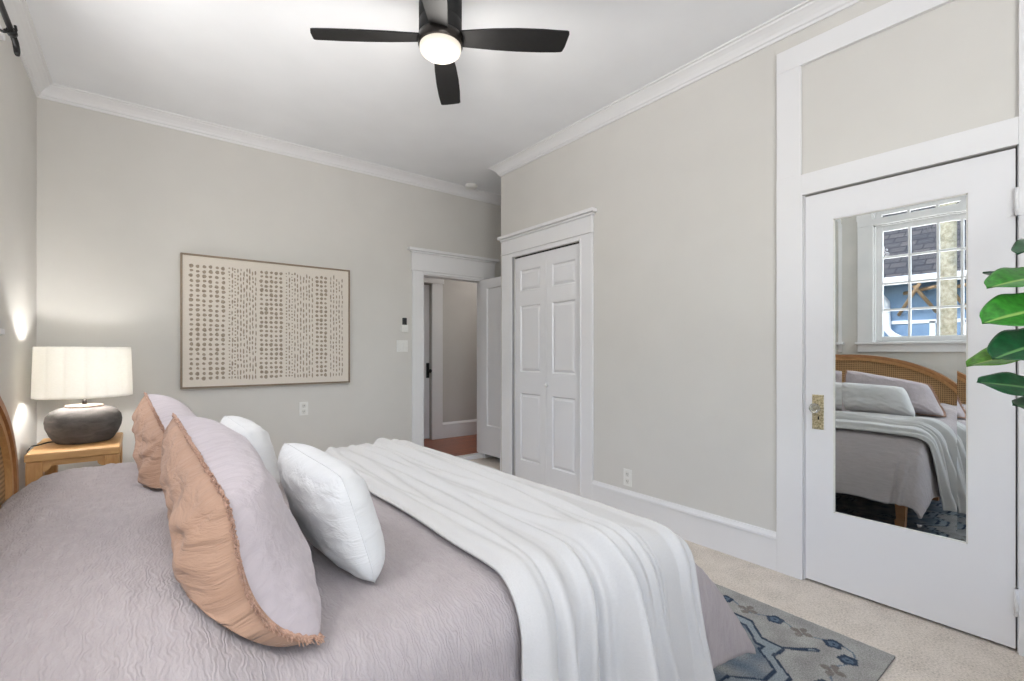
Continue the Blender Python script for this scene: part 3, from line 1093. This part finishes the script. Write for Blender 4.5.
def cushion(corners, loc, label, seed):
    root_ = empty('cushion', loc)
    tag(root_, label, 'cushion', 'white linen cushions in front of the shams')
    f, *_ = pillow_mesh(corners, .085, .008, seed, .006, 4.0, .5, .09)
    g, *_ = pillow_mesh(corners, -.066, .008, seed + 2, .005, 3.0, .5, .09)
    mb = MB(); mb.grid(56, 44, f, uvfn=lambda u, v: (u * .55, v * .3)); mb.grid(56, 44, g, uvfn=lambda u, v: (u * .55 + 2, v * .3))
    mb.build('cover', 'linen', root_, weld=True)
    L = edge_loop(f, 40)
    mb = MB(); mb.tube(L + [L[0]], .0014, 6)
    mb.build('piping', 'linen_seam', root_)
    return root_


cC = [(.442, 1.065, .655), (.388, 1.165, .918), (.358, 1.67, .938), (.425, 1.62, .670)]
cushion(cC, (.38, 1.38, .68), 'white linen cushion leaning on the near big pillow', 2.0)
cD = [(x - .06, y + .87, z) for x, y, z in cC]
cushion(cD, (.32, 2.25, .68), 'white linen cushion half hidden behind the near big pillow', 5.0)

# ------------------------------------------------------------------ nightstand and lamp
NX0, NX1, NY0, NY1, NZ = -.499, -.095, 3.66, 4.30, .657
ns = empty('nightstand', ((NX0 + NX1) / 2, (NY0 + NY1) / 2, 0))
tag(ns, 'honey oak nightstand in the corner beside the bed', 'nightstand')
mb = MB(); mb.box(NX0, NX1, NY0, NY1, NZ - .045, NZ, .008, 0, 3)
mb.build('top', 'oak', ns)
for (x, sx) in ((NX0 + .004, 1), (NX1 - .074, 1)):
    for y in (NY0 + .006, NY1 - .076):
        mb = MB(); mb.box(x, x + .07, y, y + .07, 0, NZ - .044, .008, 0, 3)
        mb.build('leg', 'oakleg', ns)
for y in (NY0 + .02, NY1 - .04):
    mb = MB()
    # apron with rounded inner corners
    n = 8
    x0, x1, zt, zb = NX0 + .074, NX1 - .074, NZ - .045, NZ - .075
    pts = [(x0, y, zt), (x1, y, zt), (x1, y, zb - .03)] + [(x1 - .03 * math.sin(k * PI / 2 / n), y, zb - .03 * math.cos(k * PI / 2 / n)) for k in range(1, n + 1)] \
        + [(x0 + .03 * math.cos(k * PI / 2 / n), y, zb - .03 * math.sin(k * PI / 2 / n)) for k in range(n + 1)]
    mb.prism(pts, (0, .02, 0))
    mb.build('apron', 'oak', ns)
mb = MB(); mb.box(NX0 + .02, NX1 - .02, NY0 + .02, NY1 - .02, .16, .185, .004)
mb.build('shelf', 'oak', ns)

LX, LY = -.277, 4.00
lamp = empty('table_lamp', (LX, LY, NZ))
tag(lamp, 'squat charcoal ceramic lamp with cream shade on the oak nightstand', 'lamp')
bz = NZ + .001
mb = MB()
mb.lathe([(.10, bz), (.128, bz + .002), (.140, bz + .012), (.163, bz + .05), (.180, bz + .095), (.184, bz + .13), (.179, bz + .162), (.160, bz + .190), (.13, bz + .208), (.095, bz + .216), (.02, bz + .218)], (LX, LY), 64)
mb.build('lamp_base', 'ceramic', lamp)
mb = MB(); mb.lathe([(.088, bz + .213), (.094, bz + .222), (.088, bz + .229), (.03, bz + .232)], (LX, LY), 48)
mb.build('rim', 'ceramic_rim', lamp)
mb = MB(); mb.lathe([(.012, bz + .228), (.012, bz + .262), (.008, bz + .264), (.008, bz + .50), (.013, bz + .505), (.013, bz + .55)], (LX, LY), 20)
mb.build('stem', 'gunmetal', lamp)
mb = MB()
SEG = 15
lob = lambda a: .958 + 0.040 * abs(math.sin((a + .25) * SEG / 2)) ** .6
mb.lathe([(.238, NZ + .282), (.2375, NZ + .30), (.234, NZ + .44), (.230, NZ + .575), (.2295, NZ + .590)], (LX, LY), SEG * 12, lobes=lob, cap=False)
sh = mb.build('lamp_shade', 'shade', lamp)
sm = sh.modifiers.new('thick', 'SOLIDIFY'); sm.thickness = .002
mb = MB()
for k in range(3):
    a = 2 * PI * k / 3
    mb.tube([(LX, LY, NZ + .50), (LX + .228 * math.cos(a), LY + .228 * math.sin(a), NZ + .585)], .002, 6)
mb.build('shade_spider', 'gunmetal', lamp)
mb = MB(); mb.lathe([(.012, NZ + .40), (.03, NZ + .43), (.032, NZ + .45), (.02, NZ + .48), (.012, NZ + .49)], (LX + .045, LY), 20)
mb.build('bulb', 'diffuser', lamp)
light('lamp_bulb', 'POINT', (LX - .02, LY - .05, NZ + .43), 7.5, (1, .985, .97), radius=.035)
mb = MB()
cp = [(LX - .135, LY + .02, NZ + .012), (LX - .165, LY - .02, NZ + .014), (LX - .20, LY - .07, NZ + .010), (LX - .222, LY - .11, NZ + .012), (LX - .234, LY - .14, NZ - .008), (LX - .236, LY - .15, NZ - .12), (LX - .236, LY - .10, NZ - .35), (LX - .236, LY, .02)]
mb.tube(cp, .004, 8)
mb.build('cord', 'blackplastic', lamp)

# ------------------------------------------------------------------ framed print
px0, px1, pz0, pz1 = .243, 1.559, .928, 1.987
art = empty('framed_print', ((px0 + px1) / 2, D - .001, (pz0 + pz1) / 2))
tag(art, 'wide cream print of taupe dots and dashes in thin frame', 'picture')
mb = MB(); t = .014
mb.box(px0, px1, D - .042, D - .002, pz0, pz0 + t, .001); mb.box(px0, px1, D - .042, D - .002, pz1 - t, pz1, .001)
mb.box(px0, px0 + t, D - .042, D - .002, pz0 + t, pz1 - t, .001); mb.box(px1 - t, px1, D - .042, D - .002, pz0 + t, pz1 - t, .001)
mb.build('frame', 'frame', art)
mb = MB(); mb.box(px0 + t, px1 - t, D - .034, D - .004, pz0 + t, pz1 - t)
rnd = random.Random(11)
pw, ph = px1 - px0, pz1 - pz0
# columns: (start, end, kind) across the print width
bands = [(.036, .234, 'dot', 6), (.243, .305, 'mix', 4), (.305, .405, 'dash', 6), (.415, .560, 'dot', 5), (.570, .64, 'mix', 4), (.64, .752, 'dash', 6), (.760, .845, 'dot', 3), (.856, .955, 'dash', 5)]
yf = D - .0348
for (b0, b1, kind, n) in bands:
    for c in range(n):
        cx_ = px0 + pw * (b0 + (b1 - b0) * (c + .5) / n)
        z = pz0 + ph * .075
        if kind == 'dot':
            step = .0375
        while z < pz1 - ph * .075:
            k = kind if kind != 'mix' else ('dot' if (c % 2 == 0) else 'dash')
            big = kind == 'dot'
            if k == 'dot':
                rx = rnd.uniform(.011, .0155) if big else rnd.uniform(.005, .008)
                rz = rx * rnd.uniform(.85, 1.15)
                adv = (.0385 if big else .027)
            else:
                rx = rnd.uniform(.0042, .0066); rz = rnd.uniform(.010, .024); adv = 2 * rz + rnd.uniform(.008, .013)
            jx, jz = rnd.uniform(-.003, .003), rnd.uniform(-.003, .003)
            ph0 = rnd.uniform(0, 6)
            m_ = 9
            mb.poly([(cx_ + jx + rx * (1 + .16 * math.sin(3 * q + ph0)) * math.cos(q), yf, z + jz + rz * (1 + .12 * math.sin(2 * q + ph0)) * math.sin(q))
                     for q in [2 * PI * i / m_ for i in range(m_)]], 1)
            z += adv
mb.build('canvas', ['canvas', 'ink'], art, recalc=False)

# ------------------------------------------------------------------ ceiling fan
FX, FY = 1.168, 2.075
fan = empty('ceiling_fan', (FX, FY, ZC))
tag(fan, 'black four-blade flush ceiling fan with round lit globe', 'ceiling fan')
mb = MB()
mb.lathe([(.098, ZC - .001), (.104, ZC - .006), (.105, ZC - .02), (.105, ZC - .180), (.102, ZC - .183), (.102, ZC - .188), (.105, ZC - .191), (.105, ZC - .252), (.098, ZC - .258)], (FX, FY), 56)
mb.build('motor_housing', 'black', fan)
mb = MB(); mb.lathe([(.098, ZC - .256), (.108, ZC - .261), (.109, ZC - .282), (.109, ZC - .304), (.104, ZC - .308)], (FX, FY), 56)
mb.build('light_ring', 'gunmetal', fan)
mb = MB(); mb.lathe([(.101, ZC - .304), (.102, ZC - .318), (.098, ZC - .334), (.082, ZC - .347), (.055, ZC - .355), (.02, ZC - .3585), (.002, ZC - .359)], (FX, FY), 56)
g_o = mb.build('globe', 'diffuser', fan); g_o['label'] = 'lit frosted white globe'
light('fan_light', 'POINT', (FX, FY, ZC - .47), 8, (1, .96, .91), radius=.11)
ZB = ZC - .265
a0 = math.atan2(1.717 - FY, 1.678 - FX)
for k in range(4):
    a = a0 + k * PI / 2
    mb = MB()
    # outline in local (r, s): s across the blade
    top = [(.085, .044), (.16, .050), (.26, .058), (.38, .063), (.50, .063), (.58, .060), (.606, .057)]
    tip = [(.612, .053), (.621, .026), (.628, -.015), (.633, -.048), (.631, -.058), (.622, -.062)]
    bot = [(.58, -.063), (.50, -.067), (.38, -.067), (.26, -.061), (.16, -.051), (.085, -.042)]
    ol = top + tip + bot
    mb.prism([(r, s, -.004) for r, s in ol], (0, 0, .008))
    mb.xform(Matrix.Translation((FX, FY, ZB)) @ Matrix.Rotation(a, 4, 'Z') @ Matrix.Rotation(math.radians(-13), 4, 'X'))
    b_o = mb.build('blade', 'black', fan)

# ------------------------------------------------------------------ small wall things
mb = MB(); c = (2.835, 4.36)
mb.lathe([(.064, ZC - .001), (.066, ZC - .012), (.060, ZC - .030), (.045, ZC - .036), (.002, ZC - .037)], c, 36)
o = mb.build('smoke_detector', 'plastic', origin=(c[0], c[1], ZC))
tag(o, 'small round white smoke detector on ceiling above the doorway', 'smoke detector')


def plate(name, label, cat, pos, n, w, h, kind):
    """pos: centre on the wall face; n: 'y-' back wall or 'x-' right wall"""
    root_ = empty(name, pos)
    tag(root_, label, cat)
    def put(mb, a, b, d0, d1, c_, e_, bev=.001):
        if n == 'y-':
            mb.box(pos[0] + a, pos[0] + b, pos[1] - d1, pos[1] - d0, pos[2] + c_, pos[2] + e_, bev)
        else:
            mb.box(pos[0] - d1, pos[0] - d0, pos[1] + a, pos[1] + b, pos[2] + c_, pos[2] + e_, bev)
    mb = MB(); put(mb, -w / 2, w / 2, 0, .006, -h / 2, h / 2, .002); mb.build('face_plate', 'plastic', root_)
    if kind == 'switch':
        for a in (-.024, .024):
            mb = MB(); put(mb, a - .016, a + .016, .005, .010, -.034, .034, .002); mb.build('rocker', 'plastic', root_)
    else:
        for z in (-.026, .026):
            mb = MB(); put(mb, -.017, .017, .005, .008, z - .019, z + .019, .002); s = mb.build('socket', 'plastic_dim', root_)
            mb = MB()
            for a in (-.0065, .0065):
                put(mb, a - .0013, a + .0013, .0075, .0085, z - .004, z + .007, 0)
            put(mb, -.002, .002, .0075, .0085, z - .013, z - .009, 0)
            mb.build('slots', 'dark', s)
    return root_


plate('light_switch', 'white double light switch below the remote by the doorway', 'switch', (2.105, D, 1.277), 'y-', .125, .118, 'switch')
plate('power_outlet', 'white outlet below the framed print', 'outlet', (1.155, D, .708), 'y-', .076, .120, 'outlet')
plate('power_outlet', 'white outlet above the baseboard right of the closet', 'outlet', (W, 2.223, .302), 'x-', .074, .122, 'outlet')
rm = empty('fan_remote', (2.127, D, 1.47))
tag(rm, 'black-topped fan remote in white wall holder above the switch', 'remote')
mb = MB(); mb.box(2.090, 2.164, D - .022, D - .0005, 1.418, 1.494, .004); mb.build('holder', 'plastic', rm)
mb = MB(); mb.box(2.104, 2.150, D - .020, D - .004, 1.480, 1.565, .004); mb.build('handset', 'blackplastic', rm)

# curtain rod end, top of the left wall
rod = empty('curtain_rod', (XL, 2.6, 2.6))
tag(rod, 'black iron rod with curled end high on the left wall', 'curtain rod')
mb = MB(); mb.tube([(-.44, 2.12, 2.60), (-.44, 2.985, 2.60)], .011, 12); mb.build('pole', 'blackmetal', rod)
mb = MB(); mb.tube([(-.44, 2.975, 2.598), (-.438, 3.02, 2.59), (-.436, 3.035, 2.568), (-.434, 3.030, 2.552), (-.432, 3.020, 2.535)], [.011, .012, .012, .0115, .009], 12)
mb.tube([(-.44, 2.95, 2.60), (-.44, 2.972, 2.60)], .018, 14); mb.build('finial', 'blackmetal', rod)
for yb in (2.93, 2.2):
    mb = MB(); mb.tube([(XL + .004, yb, 2.60), (XL + .05, yb, 2.588), (-.46, yb, 2.578), (-.44, yb, 2.584)], .006, 8)
    mb.tube([(-.44 - .018, yb, 2.59), (-.44 - .012, yb, 2.583), (-.44, yb, 2.58), (-.44 + .014, yb, 2.586), (-.44 + .018, yb, 2.60), (-.425, yb, 2.618)], .005, 8)
    mb.box(XL, XL + .006, yb - .018, yb + .018, 2.55, 2.65, .002)
    mb.build('bracket', 'blackmetal', rod)

# ------------------------------------------------------------------ rug
RX0, RX1, RY0, RY1 = -0.05, 2.362, 0.560, 3.60


def mixc(a, b, t):
    return tuple(a[i] + (b[i] - a[i]) * t for i in range(3))


GREY, LGREY, NAVY, BLUE, PALE, TAUPE = (168, 166, 163), (186, 185, 181), (42, 58, 82), (88, 110, 134), (158, 172, 182), (128, 120, 114)
rr = random.Random(5)
motifs = []
for e_axis in range(2):
    s = .02
    i = 0
    while s < 3.0:
        motifs.append((e_axis, s + .16, .105 + .015 * (i % 2), 'flower' if i % 2 == 0 else 'sprig'))
        s += .115
        i += 1
blobs = [(rr.uniform(RX0 + .5, RX1 - .5), rr.uniform(RY0 + .5, RY1 - .5), rr.uniform(.03, .07)) for _ in range(70)]


def rugcol(x, y):
    ex, ey = RX1 - x, y - RY0
    n1 = noise.noise(Vector((x * 14, y * 14, 0))); n2 = noise.noise(Vector((x * 45, y * 45, 5)))
    col = mixc(GREY, LGREY, .5 + n1 * .9)
    dx_ = min(x - RX0, RX1 - x); dy_ = min(y - RY0, RY1 - y)
    e = min(dx_, dy_)
    s = (y - RY0) if dx_ < dy_ else (x - RX0 if x - RX0 < (RX1 - RX0) / 2 else RX1 - x)
    ew = e + .006 * n1
    if .185 < e:
        # stepped zigzag between border and field
        p = (s / .34) % 1.0
        st = max(0.0, min(1.0, (abs(p - .5) * 2 - .25) / .5))
        lv = .200 + .095 * st
        if abs(ew - lv) < .007:
            return mixc(NAVY, col, .15 + .3 * max(0, n2))
        if lv < ew < lv + .045:
            return mixc(PALE, col, .3 + .3 * n1)
        if abs(ew - lv - .053) < .008:
            return mixc(NAVY, col, .15 + .3 * max(0, n2))
        if ew > lv + .061:
            col = mixc(BLUE, col, .62 + .5 * n1)
            for (bx, by, br_) in blobs:
                d = math.hypot(x - bx, (y - by)) / br_
                if d < 1.2:
                    k = math.atan2(y - by, x - bx)
                    pet = .7 + .3 * math.cos(5 * k)
                    if d < pet:
                        col = mixc(NAVY if d < .35 * pet or d > .8 * pet else PALE, col, .15)
            return col
    for (axis, ms_, me_, kind) in motifs:
        if axis == 0:
            u, v = y - RY0 - ms_, (RX1 - x) - me_
        else:
            u, v = (RX1 - x) - ms_, (y - RY0) - me_
        if abs(u) > .06 or abs(v) > .06:
            continue
        d, k = math.hypot(u, v), math.atan2(v, u)
        if kind == 'flower':
            r_ = .034 * (1 + .09 * math.cos(5 * k))
            if d < r_:
                return mixc(NAVY if (d > r_ * .55 or d < r_ * .2) else BLUE, col, .15 + .3 * max(0, n2))
        else:
            r_ = .044 * abs(math.cos(2 * k)) ** .6
            if d < r_:
                return mixc(TAUPE, col, .2 + .4 * max(0, n2))
    # vine
    vine = .11 + .022 * math.sin(s * 2 * PI / .23)
    if abs(ew - vine) < .004:
        return mixc(BLUE, col, .3)
    return col


def steps(a, b, zones):
    out_ = [a]
    while out_[-1] < b - 1e-6:
        c_ = out_[-1]
        st = .03
        for (z0_, z1_, s_) in zones:
            if z0_ <= c_ < z1_:
                st = s_
        out_.append(min(b, c_ + st))
    return out_


gx = steps(RX0, RX1, [(1.2, RX1, .0055)])
gy = steps(RY0, RY1, [(RY0, 1.55, .0055)])
vtx, fc, cl = [], [], []
for x in gx:
    for y in gy:
        wob = .002 * noise.noise(Vector((x * 8, y * 8, 2)))
        vtx.append((x, y, .010 + .0015 * noise.noise(Vector((x * 60, y * 60, 0))))); cl.append(rugcol(x, y))
ny_ = len(gy)
for i in range(len(gx) - 1):
    for j in range(ny_ - 1):
        fc.append((i * ny_ + j, (i + 1) * ny_ + j, (i + 1) * ny_ + j + 1, i * ny_ + j + 1))
# sides down to the carpet
nv = len(vtx)
border = [i * ny_ for i in range(len(gx))] + [(len(gx) - 1) * ny_ + j for j in range(1, ny_)] + [i * ny_ + ny_ - 1 for i in range(len(gx) - 2, -1, -1)] + [j for j in range(ny_ - 2, 0, -1)]
for b in border:
    vtx.append((vtx[b][0], vtx[b][1], .0005)); cl.append((120, 120, 120))
for i in range(len(border)):
    k = (i + 1) % len(border)
    fc.append((border[k], border[i], nv + i, nv + k))
me = bpy.data.meshes.new('area_rug'); me.from_pydata(vtx, [], fc)
ca = me.color_attributes.new('Pattern', 'FLOAT_COLOR', 'POINT')
ca.data.foreach_set('color', [c for q in cl for c in lin(q)])
me.materials.append(M['rug'])
o = bpy.data.objects.new('area_rug', me); COL.objects.link(o)
tag(o, 'faded grey and navy floral rug under the bed', 'rug')

# ------------------------------------------------------------------ plant at the right edge
SX, SY = 2.25, 0.02
pl = empty('potted_plant', (SX, SY, 0))
tag(pl, 'broad-leaved green plant reaching in beside the mirrored door', 'plant')
mb = MB(); mb.lathe([(.10, .001), (.11, .004), (.135, .26), (.142, .28), (.142, .30), (.130, .30), (.125, .27), (.02, .268)], (SX, SY), 40)
mb.build('pot', 'terracotta', pl)
mb = MB(); mb.lathe([(.005, .270), (.06, .276), (.126, .272), (.126, .27)], (SX, SY), 32); mb.build('soil', 'soil', pl)
mb = MB(); mb.tube([(SX, SY, .26), (SX + .01, SY, .6), (SX - .005, SY + .01, 1.0), (SX, SY, 1.35), (SX + .01, SY, 1.58)], [.012, .011, .010, .008, .006], 10)
mb.build('stem', 'stem', pl)
s_, c_ = math.sin(0.66144), math.cos(0.66144)


def leaf(base, tip, width, nrm, mat, droop=.02, fold=.25, stalk=None):
    base, tip = Vector(base), Vector(tip)
    ax = (tip - base); L_ = ax.length; ax.normalize()
    n = Vector(nrm); n = (n - ax * n.dot(ax)).normalized()
    sd = ax.cross(n)
    def fn(u, v):
        q = 2 * u - 1
        w_ = width / 2 * (math.sin(PI * v ** 1.12) ** .6) * (.86 + .14 * v) if 0 < v < 1 else 0.0
        return base + ax * L_ * v + sd * (q * w_) + n * (fold * abs(q) * w_ - droop * (2 * v - 1) ** 2 + .004 * math.sin(v * 17 + q * 3) * abs(q))
    mb = MB(); mb.grid(14, 26, fn)
    o_ = mb.build('leaf', mat, pl, recalc=False)
    md = o_.modifiers.new('thick', 'SOLIDIFY'); md.thickness = .0012
    mb = MB(); st = Vector(stalk if stalk else (SX, SY, base.z - .06))
    mid = (st + base) / 2 + Vector((0, 0, .01))
    mb.tube([st, mid, base, base + ax * L_ * .25 + n * (-droop * .25)], [.004, .0035, .003, .0015], 6)
    mb.build('petiole', 'stem', pl)


def at(px, py, t):
    u = (px - 512) / 477.17
    return Vector(((s_ + u * c_) * t, (c_ - u * s_) * t, 1.215 + (352.09 - py) / 477.17 * t))


leaf(at(1085, 270, 1.40), at(988, 285, 1.40), .150, (-.60, .0, .75), 'leaf', .010, .22)
leaf(at(1088, 300, 1.36), at(984, 320, 1.36), .165, (-.80, .0, .6), 'leaf', .012, .22)
leaf(at(1092, 330, 1.34), at(994, 356, 1.30), .160, (-.75, .0, .65), 'leafdark', .010, .18)
leaf(at(1085, 342, 1.42), at(967, 364, 1.44), .125, (-.55, .1, .8), 'leaflight', .008, .2)
leaf(at(1092, 396, 1.32), at(978, 381, 1.34), .115, (-.72, .0, .7), 'leafdark', .004, .1)
leaf(at(1092, 416, 1.36), at(1014, 404, 1.34), .105, (-.72, .0, .7), 'leafdark', .004, .1)
leaf(at(1085, 270, 1.46), at(983, 273, 1.50), .085, (.02, .0, 1), 'leafdark', .0, .02)
leaf(at(1090, 232, 1.40), at(1018, 250, 1.36), .13, (-.5, .1, .85), 'leafdark', .012, .22)
leaf((SX + .02, SY, 1.55), (SX + .16, SY + .05, 1.72), .12, (-.3, -.8, .5), 'leaf', .014, .25, (SX + .01, SY, 1.57))

# ------------------------------------------------------------------ what stands outside the window
mb = MB(); mb.box(-14, XL - TH, -6, 12, -.5, -.4); struct(mb.build('ground', 'ground'), 'bare ground outside the window', 'ground')
HX = -5.2
nb = empty('neighbour_house', (HX, 3, -.4))
tag(nb, 'blue sided house outside the window, seen in the mirror', 'house')
mb = MB(); mb.box(HX - 3, HX, -2, 9, -.4, 2.55); mb.build('wall', 'siding', nb)
mb = MB(); mb.prism([(HX + .45, -2.4, 2.42), (HX + .45, -2.4, 2.50), (HX - 3.2, -2.4, 5.2), (HX - 3.2, -2.4, 5.0)], (0, 11.8, 0)); mb.build('roof', 'shingle', nb)
mb = MB(); mb.box(HX + .44, HX + .52, -2.4, 9.4, 2.38, 2.52, .01); mb.build('gutter', 'extwhite', nb)
mb = MB()
mb.tube([(HX + .48, 2.74, 2.40), (HX + .40, 2.73, 2.28), (HX + .06, 2.68, 2.12), (HX + .06, 2.66, 1.62), (HX + .10, 2.58, 1.52), (HX + .3, 2.25, 1.36), (HX + .3, 2.2, -.4)], .06, 8); mb.build('downspout', 'extwhite', nb)
mb = MB(); mb.box(HX + .0, HX + .03, 1.72, 1.80, -.4, 2.4); mb.box(HX, HX + .03, -1.0, 9.0, 1.72, 1.78); mb.box(HX, HX + .03, 2.0, 2.08, -.4, 1.75); mb.build('trim_board', 'extwhite', nb)
mb = MB(); mb.tube([(HX + .05, 2.50, 1.88), (HX + .5, 2.12, 2.36)], .03, 6); mb.tube([(HX + .05, 2.42, 2.26), (HX + .45, 1.92, 2.30)], .03, 6); mb.tube([(HX + .05, 1.98, 1.90), (HX + .45, 2.20, 2.34)], .03, 6); mb.build('bracket', 'extwood', nb)
tr_ = empty('tree', (-3.9, 1.12, -.4))
tag(tr_, 'pale tree trunk outside the window, seen in the mirror', 'tree')
mb = MB(); mb.tube([(-3.9, 1.62, -.4), (-3.92, 1.60, 1.5), (-3.88, 1.63, 3.2), (-3.95, 1.7, 4.6)], [.17, .14, .12, .10], 12); mb.build('trunk', 'bark', tr_)
mb = MB()
rt = random.Random(3)
for _ in range(420):
    p = Vector((-3.95 + rt.gauss(0, .7), 1.0 + rt.gauss(0, .9), 5.0 + rt.gauss(0, .5)))
    a = Vector((rt.uniform(-1, 1), rt.uniform(-1, 1), rt.uniform(-1, 1))).normalized() * .09
    b = Vector((rt.uniform(-1, 1), rt.uniform(-1, 1), rt.uniform(-1, 1))).normalized() * .06
    mb.poly([p - a, p + b, p + a, p - b])
mb.build('foliage', 'foliage', tr_, recalc=False)
